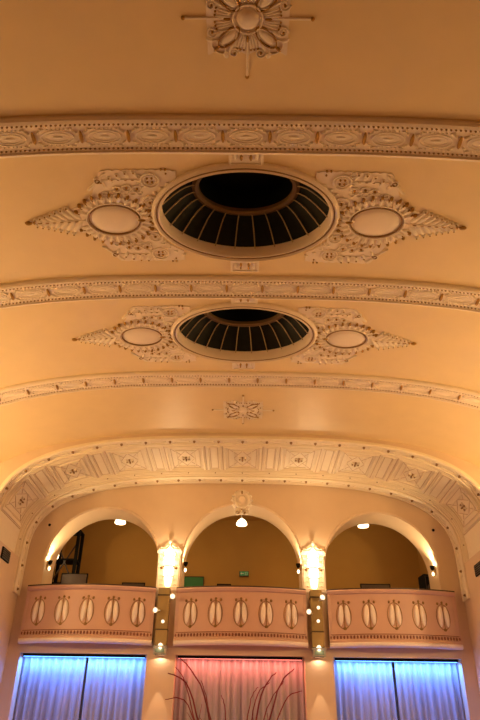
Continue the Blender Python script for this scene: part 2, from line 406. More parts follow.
# ------------------------------------------------------------------ cartouches
CY = .09
def make_cartouche(label, yc):
    t = thing('plaster_cartouche', label, 'ceiling ornament', (0, yc+CY, H), 'leafy plaster cartouches flanking the skylights')
    S0 = 1.99
    mp = lambda u, v, h: (lambda p: (p[0], p[1], p[2]-H))(MAIN.map(S0+u, v, h*.72 if h > 0 else h))
    b = MB(mp)
    # backing slab: wings hugging the oval opening, oval body, tapering lobed tail
    def hi(x):
        sc = .022*abs(math.sin(x*26))
        if x < 0: return .95+sc-.05*max(0, -x-.7)
        if x < .22: return .95-.38*(x/.22)**2+sc
        if x < .40: return .56-.26*((x-.22)/.18)+sc
        return max(.02, .30*max(0, 1-(x-.40)/.85)**.9)+sc*.5
    def lo(x): return .98*math.sqrt(max(0, 1-((x+1.95)/1.42)**2)) if x < -.53 else 0
    xs = [-1.0+i*.02 for i in range(115)]
    b.plate(xs, lo, hi, .018); b.plate(xs, lambda x: -hi(x), lambda x: -lo(x), .018)
    md = MB(mp); md.dome(0, 0, .375, .30, 0, .06, 36, flat=.6); mo = md.build('oval_medallion', M['smooth'], t)
    ln = MB(mp); ln.ellipse(0, 0, .385, .31, .024, .052, 40); ln.build('gilt_line', M['line'], mo)
    lf = MB(mp); tp = MB(mp)
    lf.ellipse(0, 0, .425, .345, .03, .05, 40)
    n = 26
    for i in range(n):
        a = 2*PI*(i+.5)/n
        if abs(math.atan2(math.sin(a), math.cos(a))) < .25: continue
        c, s = math.cos(a), math.sin(a)
        r0 = Vector((.465*c, .395*s)); d = Vector((c/.38, s/.30)).normalized(); an = math.atan2(d.y, d.x)
        lf.dome(r0.x+d.x*.04, r0.y+d.y*.04, .105, .036, an, .06, 10)
        for q in (-1, 1): lf.dome(r0.x+d.x*.05-d.y*q*.035, r0.y+d.y*.05+d.x*q*.035, .05, .015, an+q*.35, .05, 7)
        tp.dome(r0.x+d.x*.12, r0.y+d.y*.12, .040, .027, an, .085, 8)
        tp.dome(r0.x+d.x*.075+d.y*.02, r0.y+d.y*.075-d.x*.02, .03, .010, an, .07, 6)
    # palmette tail
    for i in range(7):
        u = .50+i*.10; L = .30-.034*i
        for sg in (-1, 1):
            an = sg*(.95-.06*i); e = (u+math.cos(an)*L*.95, math.sin(an)*L*1.1)
            lf.dome(u+math.cos(an)*L*.5, math.sin(an)*L*.55, L*.52, .042-.003*i, an, .06, 10)
            lf.dome(e[0]+.01, e[1], .036, .032, 0, .065, 8); tp.dome(e[0]+.012, e[1]+sg*.008, .019, .016, 0, .085, 7)
    for i in range(6): tp.dome(.58+i*.11, 0, .042, .009, 0, .07, 6)
    lf.dome(.8, 0, .42, .022, 0, .055, 12)
    tp.dome(1.30, 0, .062, .032, 0, .07, 10); tp.dome(1.22, 0, .02, .03, 0, .06, 8)
    tp.dome(-.41, 0, .075, .032, 0, .085, 12); lf.dome(-.41, 0, .10, .05, 0, .06, 12)
    # wings: scrolls, studs and buds
    for sg in (-1, 1):
        for q in range(9): lf.dome(.02+.03*q, sg*(.90-.035*q), .05, .02, sg*-.5, .05, 7)
        for q in range(6): lf.ellipse(-.45+.10*q, sg*.54, .04, .035, .015, .04, 10)
        for q in range(10):
            an = PI*.5+sg*0+(.28+.13*q); x = -1.95+1.50*math.cos(PI/2-.25-.11*q); y = 1.04*math.sin(PI/2-.25-.11*q)
            if x > -1.0: lf.dome(x, sg*y, .04, .02, 0, .05, 7)
    for sg in (-1, 1):
        lf.ellipse(-.62, sg*.78, .13, .13, .03, .05, 20); lf.ellipse(-.62, sg*.78, .085, .085, .02, .04, 16)
        for dx in (-1, 1):
            for dy in (-1, 1): tp.dome(-.62+dx*.032, sg*.78+dy*.036, .018, .018, 0, .06, 7)
        lf.ellipse(-.58, sg*.36, .115, .12, .03, .05, 20); lf.spiral(-.58, sg*.36, .08, .02, .05); tp.dome(-.58, sg*.36, .022, .022, 0, .085, 7)
        lf.spiral(-.60, sg*.08, .085, .022, .045, sgn=sg)
        for x, y, r in ((-.42, .62, .07), (-.27, .64, .065), (-.13, .62, .055)):
            lf.ellipse(x, sg*y, r, r*.9, .022, .045, 14); tp.dome(x, sg*y, .022, .020, 0, .065, 7)
        for i in range(5):
            x = -.42+i*.12; yy = .93-.018*i*i*.6
            lf.dome(x, sg*(yy-.045), .075, .03, sg*1.15, .055, 9); lf.dome(x+.012, sg*yy, .034, .03, 0, .055, 8); tp.dome(x+.012, sg*yy, .02, .017, 0, .075, 7)
        lf.path([(-.47, sg*.79), (-.2, sg*.79), (.04, sg*.785)], .03, .035); lf.ellipse(.12, sg*.78, .05, .05, .02, .05, 14)
        for i in range(4): tp.dome(-.38+i*.10, sg*.79, .03, .008, 0, .05, 6)
        tp.ellipse(.12, sg*.78, .032, .032, .014, .058, 12)
        for x, y in ((-.86, .97), (-.86, .90), (-.80, .97)): tp.dome(x, sg*y, .016, .02, 0, .05, 6)
        for q in range(7): lf.dome(-.78+q*.04, sg*(.60-.05*q), .05, .018, sg*.5, .045, 7)
        for q in range(6): a = -.9+.3*q; lf.dome(-.62+.165*math.cos(a), sg*.78+.165*math.sin(a), .045, .016, a, .045, 7)
    b.build('leaf_relief', M['smooth'], t, more=[(lf, M['relief']), (tp, M['gold'])])
    return t
ca = make_cartouche('leafy plaster cartouche on the right of the nearest oval skylight', SKY[0])
dup(ca, 'leafy plaster cartouche on the left of the nearest oval skylight', rz=PI)
dup(ca, 'leafy plaster cartouche on the right of the further oval skylight', (0, SKY[1]+CY, H))
dup(ca, 'leafy plaster cartouche on the left of the further oval skylight', (0, SKY[1]+CY, H), PI)

# ------------------------------------------------------------------ ceiling rosettes
def make_rosette(label, yc):
    t = thing('ceiling_rosette', label, 'ceiling ornament', (0, yc, H), 'square plaster rosettes on the vault')
    mp = lambda u, v, h: (lambda p: (p[0], p[1], p[2]-H))(MAIN.map(u, v, h*.6 if h > 0 else h))
    b = MB(mp); b.plate([-.46+.02*i for i in range(47)], lambda x: -(.44-.05*abs(math.sin(x*14))), lambda x: .44-.05*abs(math.sin(x*14)), .016)
    
    bb = MB(mp); bb.dome(0, 0, .13, .13, 0, .085, 24, flat=.6); bb.build('centre_boss', M['smooth'], t)
    lf = MB(mp); gd = MB(mp)
    for i in range(4):
        a = PI/4+i*PI/2; c, s = math.cos(a), math.sin(a)
        lf.dome(.30*c, .30*s, .125, .052, a, .065, 14); gd.ellipse(.30*c, .30*s, .155, .075, .02, .06, 20, rot=a)
        gd.dome(.50*c, .50*s, .055, .022, a, .06, 8); lf.dome(.42*c, .42*s, .07, .07, a, .03, 10)
        lf.ellipse(.47*c, .47*s, .10, .06, .02, .045, 14, rot=a+PI/2)
        for q in (-1, 1):
            lf.dome((.36)*math.cos(a+q*.30), (.36)*math.sin(a+q*.30), .09, .02, a+q*.2, .05, 8); lf.dome(.50*math.cos(a+q*.26), .50*math.sin(a+q*.26), .05, .03, a+q*1.2, .05, 8)
            b1 = a+q*.42; lf.spiral(.43*math.cos(b1), .43*math.sin(b1), .065, .018, .05, sgn=q); gd.dome(.43*math.cos(b1), .43*math.sin(b1), .016, .016, 0, .08, 6)
            for w in range(3): b2 = a+q*(.22+.06*w); lf.dome((.22+.05*w)*math.cos(b2), (.22+.05*w)*math.sin(b2), .06, .014, b2+q*.5, .05, 7)
    for i in range(4):
        a = i*PI/2; c, s = math.cos(a), math.sin(a)
        lf.path([(.13*c, .13*s), (.45*c, .45*s), (.70*c, .70*s)], .032, .035); gd.dome(.72*c, .72*s, .025, .025, 0, .05, 8); gd.dome(.23*c, .23*s, .05, .016, a, .07, 8)
        for q in (-3, -2, -1, 1, 2, 3): b1 = a+q*.11; lf.dome(.27*math.cos(b1), .27*math.sin(b1), .11, .015, b1, .05, 8); gd.dome(.37*math.cos(b1), .37*math.sin(b1), .014, .014, 0, .05, 6)
    lf.ellipse(0, 0, .165, .165, .025, .06, 24)
    lf.build('petal_relief', M['relief'], t, more=[(b, M['smooth']), (gd, M['gold'])])
    return t
ro = make_rosette('large square plaster rosette at the top of the photo, before the first rib', 4.06)
dup(ro, 'small plaster rosette between the third rib and the coffered arch', (0, 13.55, H))

# ------------------------------------------------------------------ coffered arch
T = BAND.len; US = grid_us(T, .1)
mb = MB(BAND.map)
mb.sweep(US, [(YF, -.02), (YF, .0), (YW+.02, 0)])
cof = struct(mb.build('trim_4', M['band']), 'broad coffered plaster arch in front of the balconies')
def band_trim(y0, y1, name, lab):
    c = (y0+y1)/2; w = (y1-y0)/2
    m = MB(BAND.map); m.sweep(grid_us(T+.9, .1), [(c-w, -.02), (c-w, .05), (c-w*.85, .075), (c-w*.62, .075), (c-w*.58, .035), (c+w*.58, .035), (c+w*.62, .07), (c+w*.85, .07), (c+w, .045), (c+w, -.01)])
    o = struct(m.build(name, M['band'], angle=30), lab); return o
tf = band_trim(YF-.03, YF+.42, 'trim_5', 'moulding along the front edge of the coffered arch')
tr = band_trim(YW-.5, YW-.02, 'trim_6', 'moulding along the rear edge of the coffered arch')
for par, yc in ((tf, YF+.2), (tr, YW-.25)):
    rel = MB(BAND.map); bd = MB(BAND.map)
    for i in range(int(2*(T+.85)/.075)):
        u = -T-.82+i*.075
        if par is tf: bd.dome(u, yc+.14, .018, .012, 0, .06, 5)
        else: bd.dome(u, yc-.15, .018, .012, 0, .06, 5)
    for i in range(-13, 14):
        u = i*.62
        if abs(u) > T+.8: continue
        rel.ellipse(u+.31, yc, .2, .07, .025, .055, 14) if abs(u+.31) < T+.6 else None
        g = MB(BAND.map); g.dome(u, yc, .04, .055, 0, .085, 8); g.build('gilt_stud', M['line'], par)
    rel.build('oval_relief', M['band'], par, more=[(bd, M['line'])])
for k in range(-4, 5):
    c = k*1.53; m = MB(BAND.map); y0, y1 = 15.45, 17.0
    for d, w, h in ((0, .06, .035), (.09, .02, .02), (.24, .03, .03)):
        m.rect(c-.48+d, y0+d, c+.48-d, y1-d, w, h)
    yc = (y0+y1)/2
    ol = MB(BAND.map)
    ol.rect(c-.535, y0-.045, c+.535, y1+.045, .022, .008); ol.rect(c-.375, y0+.125, c+.375, y1-.125, .018, .008); ol.path([(c, yc-.5), (c+.24, yc), (c, yc+.5), (c-.24, yc)], .018, .008, True)
    for sx in (-1, 1):
        for sy in (-1, 1): ol.path([(c+sx*.36, yc+sy*.62), (c+sx*.12, yc+sy*.24)], .016, .008)
    for a in range(4): m.dome(c+.10*math.cos(a*PI/2+PI/4), yc+.10*math.sin(a*PI/2+PI/4), .055, .03, a*PI/2+PI/4, .05, 8)
    g = MB(BAND.map)
    for a in range(4): g.dome(c+.075*math.cos(a*PI/2), yc+.085*math.sin(a*PI/2), .026, .026, 0, .06, 7)
    g.dome(c, yc, .015, .015, 0, .06, 6); m.build('coffer', M['band'], cof, more=[(g, M['line']), (ol, M['ochre'])])
    if k < 4:
        c += .765; m = MB(BAND.map); m.rect(c-.15, y0, c+.15, y1, .035, .03)
        ol = MB(BAND.map); ol.rect(c-.10, y0+.07, c+.10, y1-.07, .018, .008); m.build('narrow_panel', M['band'], cof, more=[(ol, M['ochre'])])
m = MB(BAND.map)
for y, w, h in ((15.36, .035, .03), (17.12, .05, .045), (17.24, .03, .03), (17.36, .04, .04)): m.path([(u, y) for u in US], w, h)
g = MB(BAND.map)
for k in range(-9, 10): g.dome(k*.765, 17.18, .02, .02, 0, .06, 6)
m.build('fillet_moulding', M['band'], cof, more=[(g, M['line'])])

# ------------------------------------------------------------------ arcade wall
ARCH = [(-3.865, 1.565, 4.42), (.02, 1.65, 4.52), (3.865, 1.55, 4.40)]   # centre, radius, springing (rel. eye)
FL = 2.75+EYE-.1
OPEN = [(-5.67, -2.40), (-1.66, 1.66), (2.40, 5.67)]; OT = 2.15+EYE
def arcade():
    outer = [(-6.3, 0), (6.3, 0), (6.3, H+.5), (-6.3, H+.5)]
    loops = [outer]
    for c, r, sp in ARCH:
        P = [(c-r, FL), (c+r, FL)]
        for i in range(0, 33): a = PI*i/32; P.append((c+r*math.cos(a), sp+EYE+r*math.sin(a)*(1.0)))
        loops.append(P)
    for a, b in OPEN: loops.append([(a, .01), (b, .01), (b, OT), (a, OT)])
    tri = geometry.tessellate_polygon([[Vector((x, z, 0)) for x, z in L] for L in loops])
    flat = [p for L in loops for p in L]
    mb = MB(); n = len(flat)
    vs = [(x, YW, z) for x, z in flat]+[(x, YB, z) for x, z in flat]
    fs = [tuple(t) for t in tri]+[tuple(n+i for i in t) for t in tri]
    s = 0
    for L in loops:
        k = len(L)
        for i in range(k): j = (i+1) % k; fs.append((s+i, s+j, n+s+j, n+s+i))
        s += k
    mb.raw(vs, fs); return mb.build('wall_arcade', M['wall'], angle=30)
struct(arcade(), 'wall with three round arches above the curtained bays')
# arch edge mouldings
for k, (c, r, sp) in enumerate(ARCH):
    mp = lambda u, v, h: (u, YW-h, v)
    m = MB(mp); P = [(c+(r+.05)*math.cos(PI*i/40), sp+EYE+(r+.05)*math.sin(PI*i/40)) for i in range(41)]
    m.path(P, .06, .025); struct(m.build('trim_%d' % (7+k), M['wall']), 'thin bead round the %s arch' % ('left', 'centre', 'right')[k])
# gallery behind
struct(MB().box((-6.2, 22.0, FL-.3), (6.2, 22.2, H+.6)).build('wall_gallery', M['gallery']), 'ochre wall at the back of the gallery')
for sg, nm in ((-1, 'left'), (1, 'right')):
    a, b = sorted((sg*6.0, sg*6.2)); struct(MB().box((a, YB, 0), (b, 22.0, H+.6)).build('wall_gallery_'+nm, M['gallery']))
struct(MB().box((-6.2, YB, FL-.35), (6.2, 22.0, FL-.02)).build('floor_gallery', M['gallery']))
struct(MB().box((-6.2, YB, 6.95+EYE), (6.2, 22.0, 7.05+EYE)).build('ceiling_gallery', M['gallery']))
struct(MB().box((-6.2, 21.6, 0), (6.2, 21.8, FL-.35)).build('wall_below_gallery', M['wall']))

# keystone medallion
t = thing('keystone_medallion', 'oval plaster medallion over the crown of the centre arch', 'wall ornament', (0, YW, 6.27+EYE))
mp = lambda u, v, h: (u, -h, v)
b = MB(mp); b.dome(0, 0, .30, .34, 0, .05, 24, flat=.7); b.build('backing', M['relief'], t)
b = MB(mp); b.dome(0, 0, .15, .17, 0, .11, 24, flat=.6); b.build('oval_boss', M['smooth'], t)
b = MB(mp); b.ellipse(0, 0, .21, .23, .05, .10, 28)
for sg in (-1, 1):
    for q in range(5): a = -.9+q*.45; b.dome(sg*.28*math.cos(a), .30*math.sin(a), .05, .028, a if sg > 0 else PI-a, .09, 8)
    b.spiral(sg*.13, -.36, .075, .025, .08, sgn=sg)
b.dome(0, -.34, .05, .07, 0, .1, 10); wr = b
b = MB(mp); b.dome(0, .23, .03, .06, 0, .14, 8)
for sg in (-1, 1): b.dome(sg*.08, -.38, .03, .03, 0, .12, 7)
b.dome(0, -.30, .03, .03, 0, .13, 7); wr.build('wreath', M['relief'], t, more=[(b, M['gold'])])

# ------------------------------------------------------------------ balcony parapets
BAY = [(-5.70, -2.27, 'left'), (-1.72, 1.74, 'centre'), (2.30, 5.70, 'right')]
PB, PT = 2.40+EYE, 3.76+EYE
for x0, x1, nm in BAY:
    xm = (x0+x1)/2; hw = (x1-x0)/2
    t = thing('balcony_parapet', 'bowed rose-cream balcony front with five double-oval ornaments, %s of the three' % nm, 'balcony', (xm, YW, PB), 'bowed balcony fronts under the arches')
    def mp(u, v, h, hw=hw): q = u/hw; return (u, -.16-.30*(1-q*q)-h, v)
    us = [-hw+2*hw*i/40 for i in range(41)]
    hgt = PT-PB; body = MB(mp)
    # closed profile: front face, back face
    prof = [(.0, -.10), (.0, .02), (.06, .05), (.10, .05), (.14, .0), (.16, 0), (hgt-.10, 0), (hgt-.10, -.12), (.10, -.12)]
    body.sweep(us, prof, closed=True); body.build('parapet_wall', M['parapet'], t, angle=30)
    # slab from front curve back to wall
    sl = MB(); vs = []; fs = []
    for u in us:
        y = mp(u, 0, .0)[1]; vs += [(u, y+.02, 0), (u, .0, 0), (u, .0, .12), (u, y+.02, .12)]
    for i in range(40):
        for q in range(4): p = (q+1) % 4; fs.append((i*4+q, i*4+4+q, i*4+4+p, i*4+p))
    fs += [(0,1,2,3), (160,163,162,161)]
    sl.raw(vs, fs); sl.build('floor_slab', M['parapet'], t, angle=30)
    for sg in (-1, 1):
        e = MB(); a, b_ = sorted((sg*hw, sg*(hw-.10))); e.box((a, -.19, 0), (b_, 0, hgt-.08)); e.build('end_return', M['parapet'], t)
    rl = MB(mp); rl.sweep(us, [(hgt-.13, -.02), (hgt-.11, .05), (hgt-.05, .085), (hgt-.02, .08), (hgt-.02, -.16), (hgt-.12, -.16)], closed=True); ro_ = rl.build('moulded_coping', M['parapet'], t, angle=30)
    r2 = MB(mp); r2.sweep(us, [(hgt-.02, .03), (hgt-.018, .07), (hgt+.015, .07), (hgt+.02, -.14), (hgt-.02, -.14)], closed=True); r2.build('dark_handrail', M['rail'], t, angle=30)
    cn = MB(mp); cn.sweep(us, [(-.06, -.05), (-.06, .04), (-.03, .09), (.02, .10), (.05, .06), (.07, .0), (.07, -.05)], closed=True); cn.build('lower_cornice', M['petal'], t, angle=30)
    ft = MB(mp); n = int(2*hw/.082)
    for i in range(n):
        u = -hw+.04+i*(2*hw-.08)/(n-1); ft.dome(u, .185, .026, .045, 0, .03, 7)
    ft.path([(u, .25) for u in us], .02, .015); ft.build('gilt_fringe', M['fringe'], t)
    for k in range(5):
        c = (k-2)*(2*hw)/5.25; zc = .70
        g = MB(mp); g.ellipse(c-.012, zc, .185, .315, .020, .02, 30)
        g.path([(c, zc-.30), (c, zc), (c, zc+.30)], .026, .022); g.dome(c, zc-.31, .05, .04, 0, .035, 8)
        for dx, dy in ((-.13, .33), (0, .36), (.13, .33)): g.dome(c+dx, zc+dy, .032, .04, 0, .035, 8)
        go = g.build('gilt_outline', M['line'], t)
        p = MB(mp)
        for sg in (-1, 1): p.dome(c+sg*.083, zc+.01, .068, .265, sg*.06, .045, 14)
        p.build('oval_petals', M['petal'], go)

# ------------------------------------------------------------------ pilaster lanterns
PX = 1.985
def make_lantern(label, x):
    t = thing('wall_lantern', label, 'wall lamp', (x, YW, 3.72+EYE), 'glowing crystal lanterns between the arches')
    mp = lambda u, v, h: (u, -h, v)
    b = MB(); b.box((-.31, -.05, 0), (.31, 0, 1.02)); b.box((-.34, -.09, .98), (.34, 0, 1.06)); b.box((-.31, -.12, 1.06), (.31, 0, 1.10)); b.box((-.33, -.07, 0), (.33, 0, .06))
    bo = b.build('back_panel', M['relief'], t)
    r = MB(lambda u, v, h: (u, -.05-h, v))
    r.rect(-.27, .08, .27, .62, .03, .02); r.rect(-.27, .68, .27, .95, .03, .02)
    for k in range(4): r.path([(-.24, .14+k*.12), (-.2, .17+k*.12), (-.14, .15+k*.12)], .02, .015); r.path([(.24, .14+k*.12), (.2, .17+k*.12), (.14, .15+k*.12)], .02, .015)
    for sg in (-1, 1): r.spiral(sg*.2, .82, .06, .02, .02, sgn=sg)
    r.build('panel_relief', M['smooth'], bo)
    s = MB(lambda u, v, h: (u, -.05-h, v))
    for sg in (-1, 1): s = MB(lambda u, v, h: (u, -.05-h, v)); s.dome(sg*.19, .60, .045, .045, 0, .05, 10); s.build('bronze_stud', M['line'], t)
    # crystal body: half-round tiers of prisms
    c = MB()
    c.lathe([(.05, .10), (.085, .16), (.11, .34), (.125, .36), (.125, .62), (.145, .64), (.145, .90), (.16, .92), (.15, 1.0), (.09, 1.10), (.04, 1.16)], 12, -PI, 0, (0, -.05, 0))
    c.build('crystal_shade', M['crystal'], t, smooth=False)
    for z in (.36, .63, .91):
        h = MB(); h.lathe([(.13 if z < .5 else .155, z-.012), (.15 if z < .5 else .172, z), (.13 if z < .5 else .155, z+.012)], 14, -PI, 0, (0, -.05, 0)); h.build('brass_hoop', M['gold'], t)
    f = MB(); f.lathe([(.02, 1.14), (.035, 1.18), (.015, 1.22), (.02, 1.24), (.045, 1.28), (.05, 1.31), (.035, 1.35), (.005, 1.38)], 12, c=(0, -.1, 0)); f.build('finial', M['white'], t)
    for sg in (-1, 1):
        w = MB(); w.tube([(sg*.31, -.06, 1.08), (sg*.24, -.07, 1.16), (sg*.16, -.08, 1.14), (sg*.10, -.09, 1.18), (sg*.05, -.1, 1.20)], .018, 6); w.build('crest_scroll', M['relief'], t)
    return t
make_lantern('glowing crystal wall lantern on the left pier between the arches', -PX)
make_lantern('glowing crystal wall lantern on the right pier between the arches', PX)
for x in (-PX, PX):
    light('POINT', (x, YW-.42, 4.45+EYE), 15, (1, .72, .42), .05)
    light('POINT', (x, YW-.24, 4.70+EYE), 12, (1, .68, .38), .02)
    light('SPOT', (x, YW-.3, 4.9+EYE), 75, (1, .72, .40), .05, target=(x*1.05, YW-1.3, 6.9+EYE), spot_size=math.radians(95), spot_blend=.9)

# ------------------------------------------------------------------ jamb sconces
def make_sconce(label, x, y, sg):   # sg: direction away from the jamb
    t = thing('jamb_sconce', label, 'wall lamp', (x, y, 4.40+EYE), 'small uplights at the springing of the arches')
    b = MB(); b.box((min(0, sg*.03), -.05, -.10), (max(0, sg*.03), .05, .12)); b.tube([(sg*.02, 0, -.03), (sg*.05, 0, -.07), (sg*.08, 0, -.04), (sg*.08, 0, .02)], .012, 6); b.build('bracket', M['gold'], t)
    c = MB(); c.lathe([(.015, .02), (.04, .04), (.058, .09), (.065, .14), (.058, .135), (.035, .05), (.0, .04)], 14, c=(sg*.08, 0, 0)); c.build('metal_cup', M['black'], t)
    d = MB(); d.lathe([(.0, -.13), (.025, -.11), (.035, -.07), (.02, -.03), (0, -.02)], 10, c=(sg*.08, 0, 0)); d.build('glass_drop', M['bulb'], t)
    light('POINT', (x+sg*.08, y, 4.40+EYE+.20), SC*.25, (1, .74, .40), .03)
    light('SPOT', (x+sg*.09, y, 4.40+EYE+.19), SC*5, (1, .72, .38), .03, target=(x+sg*.45, y+.12, 6.4+EYE), spot_size=math.radians(110), spot_blend=.8)
    return t
SC = 20
make_sconce('small sconce on the outer jamb of the left arch', -3.865-1.565, 18.25, 1)
SC = 12
make_sconce('small sconce on the left jamb of the centre arch', -1.63, 18.2, 1)
SC = 12
make_sconce('small sconce on the right jamb of the centre arch', 1.67, 18.2, -1)
SC = 20
make_sconce('small sconce on the outer jamb of the right arch', 3.865+1.55, 18.25, -1)

# ------------------------------------------------------------------ gallery fittings
t0 = None
for x, lab in ((-3.87, 'left'), (0, 'centre'), (3.87, 'right')):
    lb = 'white domed pendant lamp hanging behind the %s arch' % lab
    if t0 is None:
        t0 = thing('pendant_lamp', lb, 'ceiling lamp', (x, 20.1, 6.20+EYE), 'domed pendant lamps in the gallery')
        b = MB(); b.lathe([(.165, 0), (.175, .02), (.16, .08), (.12, .14), (.07, .18), (.03, .21)], 20); b.build('glass_shade', M['bulb'], t0)
        b = MB(); b.lathe([(.03, .20), (.035, .23), (.012, .25), (.008, .71), (.05, .72), (.06, .75)], 10); b.build('stem', M['white'], t0)
    else: dup(t0, lb, (x, 20.1, 6.20+EYE))
    light('POINT', (x, 20.1, 6.0+EYE), 15, (1, .70, .32), .15)

def speaker(x, y, z, rz, lab, s=1):
    t = thing('loudspeaker', lab, 'speaker', (x, y, z), None, rz)
    b = MB(); w, d, h = .19*s, .17*s, .55*s
    b.raw([(-w,-d,0),(w,-d,0),(w*.7,d,0),(-w*.7,d,0),(-w,-d,h),(w,-d,h),(w*.7,d,h*.96),(-w*.7,d,h*.96)], [(0,3,2,1),(4,5,6,7),(0,1,5,4),(1,2,6,5),(2,3,7,6),(3,0,4,7)]); b.build('cabinet', M['black'], t, smooth=False)
    g = MB(lambda u, v, h_: (u, -d-h_, v)); g.rect(-w*.8, .05, w*.8, h-.05, .02, .01); g.dome(0, h*.35, w*.65, w*.65, 0, .012, 20); g.dome(0, h*.75, w*.3, w*.3, 0, .012, 14); g.build('grille', M['rail'], t)
t = thing('speaker_stand', 'low black stand behind the right end of the right parapet', 'stand', (5.42, 19.3, FL-.02))
b = MB(); b.tube([(0,0,0.02),(0,0,1.24)], .025, 8); b.build('pole', M['black'], t)
b = MB(); b.box((-.2,-.2,0), (.2,.2,.025)); b.build('foot_plate', M['black'], t)
b = MB(); b.box((-.15,-.15,1.22), (.15,.15,1.24)); b.build('shelf', M['black'], t)
speaker(5.42, 19.3, FL+1.26, .35, 'black wedge-shaped loudspeaker in the right arch beside its outer jamb', 1.1)

# dark framed double door and steel rack at the left end of the gallery
t = thing('steel_rack', 'tall dark steel rack standing at the left end of the gallery', 'rack', (-5.36, 20.0, FL-.02))
for sx in (-.32, .32):
    for sy in (-.25, .25): b = MB(); b.box((sx-.045, sy-.045, 0), (sx+.045, sy+.045, 3.25)); b.build('upright', M['black'], t)
for z in (.9, 1.6, 2.3, 3.2):
    b = MB(); b.box((-.36, -.29, z), (.36, .29, z+.05)); b.build('shelf', M['black'], t)
for sg in (-1, 1): b = MB(); b.tube([(-.32*sg, -.25, 1.65), (.32*sg, -.25, 2.85)], .025, 6); b.build('cross_brace', M['rail'], t)
t = thing('pendant_lantern', 'small lit lantern hanging beside the dark rack in the left arch', 'lamp', (-5.50, 19.25, 4.82+EYE))
b = MB(); b.lathe([(0, 0), (.05, .02), (.08, .08), (.085, .22), (.05, .26)], 12); b.build('glass_shade', M['bulb'], t)
b = MB(); b.lathe([(.09, .25), (.05, .31), (.012, .34), (.008, 2.08), (.04, 2.10), (.05, 2.13)], 10); b.build('stem', M['black'], t)
light('POINT', (-5.50, 19.05, 4.95+EYE), 2, (1, .7, .35), .05)
def screen(x, y, w, lab, z1):
    t = thing('monitor', lab, 'monitor', (x, y, FL-.02))
    b = MB(); b.box((-w/2, -.03, z1-.42), (w/2, .03, z1)); b.build('screen_case', M['black'], t, smooth=False)
    b = MB(); b.box((-w/2+.03, -.036, z1-.39), (w/2-.03, -.031, z1-.03)); b.build('screen_panel', M['rail'], t, smooth=False)
    b = MB(); b.tube([(0, 0, .02), (0, 0, z1-.40)], .03, 8); b.build('pole', M['black'], t)
    b = MB(); b.lathe([(.25, 0), (.25, .02), (.03, .05), (.0, .05)], 18); b.build('foot', M['black'], t)
screen(-4.90, 19.4, .78, 'black monitor above the left parapet beside the dark rack', 1.84)
screen(-3.16, 19.5, .68, 'black monitor above the left parapet near the left pier', 1.62)
screen(-.50, 19.6, .42, 'black monitor peeping over the middle of the centre parapet', 1.64)
screen(3.95, 19.5, .88, 'black monitor above the middle of the right parapet', 1.68)
t = thing('notice_board', 'green board hanging on the ochre wall beside the left pier, in the centre arch', 'board', (-1.60, 21.97, 4.80+EYE))
b = MB(); b.box((-.36, -.03, -.20), (.36, .03, .20)); b.build('panel', M['green'], t)
b = MB(lambda u, v, h: (u, -.03-h, v)); b.rect(-.36, -.20, .36, .20, .03, .02); b.build('frame', M['rail'], t)
for x, z, lab in ((-5.62, 4.94, 'small green emergency exit sign on the ochre wall in the left arch'), (.10, 5.12, 'small green emergency exit sign on the ochre wall in the centre arch')):
    t = thing('exit_sign', lab, 'sign', (x, 21.95, z+EYE))
    b = MB(); b.box((-.16, -.04, -.08), (.16, .05, .08)); b.build('housing', M['rail'], t)
    b = MB(); b.box((-.14, -.045, -.065), (.14, -.041, .065)); p = b.build('sign_face', M['exitglow'], t, smooth=False)
    b = MB(lambda u, v, h: (u, -.046-h, v)); b.path([(-.09, 0), (-.01, 0)], .02, .003, base=0); b.add([(-.12, 0, .002), (-.08, .035, .002), (-.08, -.035, .002)], [(0,1,2)]); b.rect(.04, -.045, .10, .045, .01, .003, 1); b.build('arrow_and_door', M['white'], p, smooth=False)

# ------------------------------------------------------------------ piers: olive posts, spotlights, wash lamps
def make_post(label, x):
    t = thing('lighting_post', label, 'post', (x, YW, 2.34+EYE), 'olive posts between the balconies')
    b = MB(); b.box((-.17, -.30, 0), (.13, -.06, 1.40)); b.build('post_body', M['olive'], t, smooth=False)
    b = MB(); b.box((-.30, -.06, 0), (.30, -.004, 1.38)); b.build('back_board', M['wall'], t, smooth=False)
    for z in (.35, 1.2):
        b = MB(); b.box((-.18, -.31, z), (.14, -.05, z+.03)); b.build('clamp_band', M['rail'], t, smooth=False)
    return t
def make_spot(x, z, dx, dz, lab, s=1):
    t = thing('spotlight', lab, 'spotlight', (x, YW-.30, z+EYE), 'small white spotlights on the olive posts')
    b = MB(); b.tube([(0, 0, 0), (0, -.06, 0), (dx*.5, -.10, dz*.3)], .015, 6); b.build('bracket', M['chrome'], t)
    ax = Vector((dx, -.55, dz)).normalized(); q = Vector((0, 0, 1)).rotation_difference(ax).to_matrix(); c0 = Vector((dx*.5, -.12, dz*.3))
    b = MB(); b.mp = lambda u, v, h: tuple(c0+q @ Vector((u, v, h))*s)
    b.lathe([(.0, -.06), (.045, -.05), (.05, .02), (.085, .09), (.09, .14), (.08, .14), (.04, .08), (0, .075)], 16); b.build('lamp_head', M['white'], t)
    b = MB(); b.mp = lambda u, v, h: tuple(c0+q @ Vector((u, v, h))*s)
    b.lathe([(.078, .10), (.076, .125), (.04, .135), (.0, .138)], 16); b.build('lens', M['spotlens'], t)
make_post('olive post with spotlights between the left and centre balconies', -PX-.03)
make_post('olive post with spotlights between the centre and right balconies', PX+.03)
make_spot(-PX+.17-.05, 3.44, .12, .08, 'white spotlight high on the left olive post, aimed right', .85)
make_spot(-PX-.17+.05, 3.16, -.15, -.05, 'white spotlight lower on the left olive post, aimed left', .8)
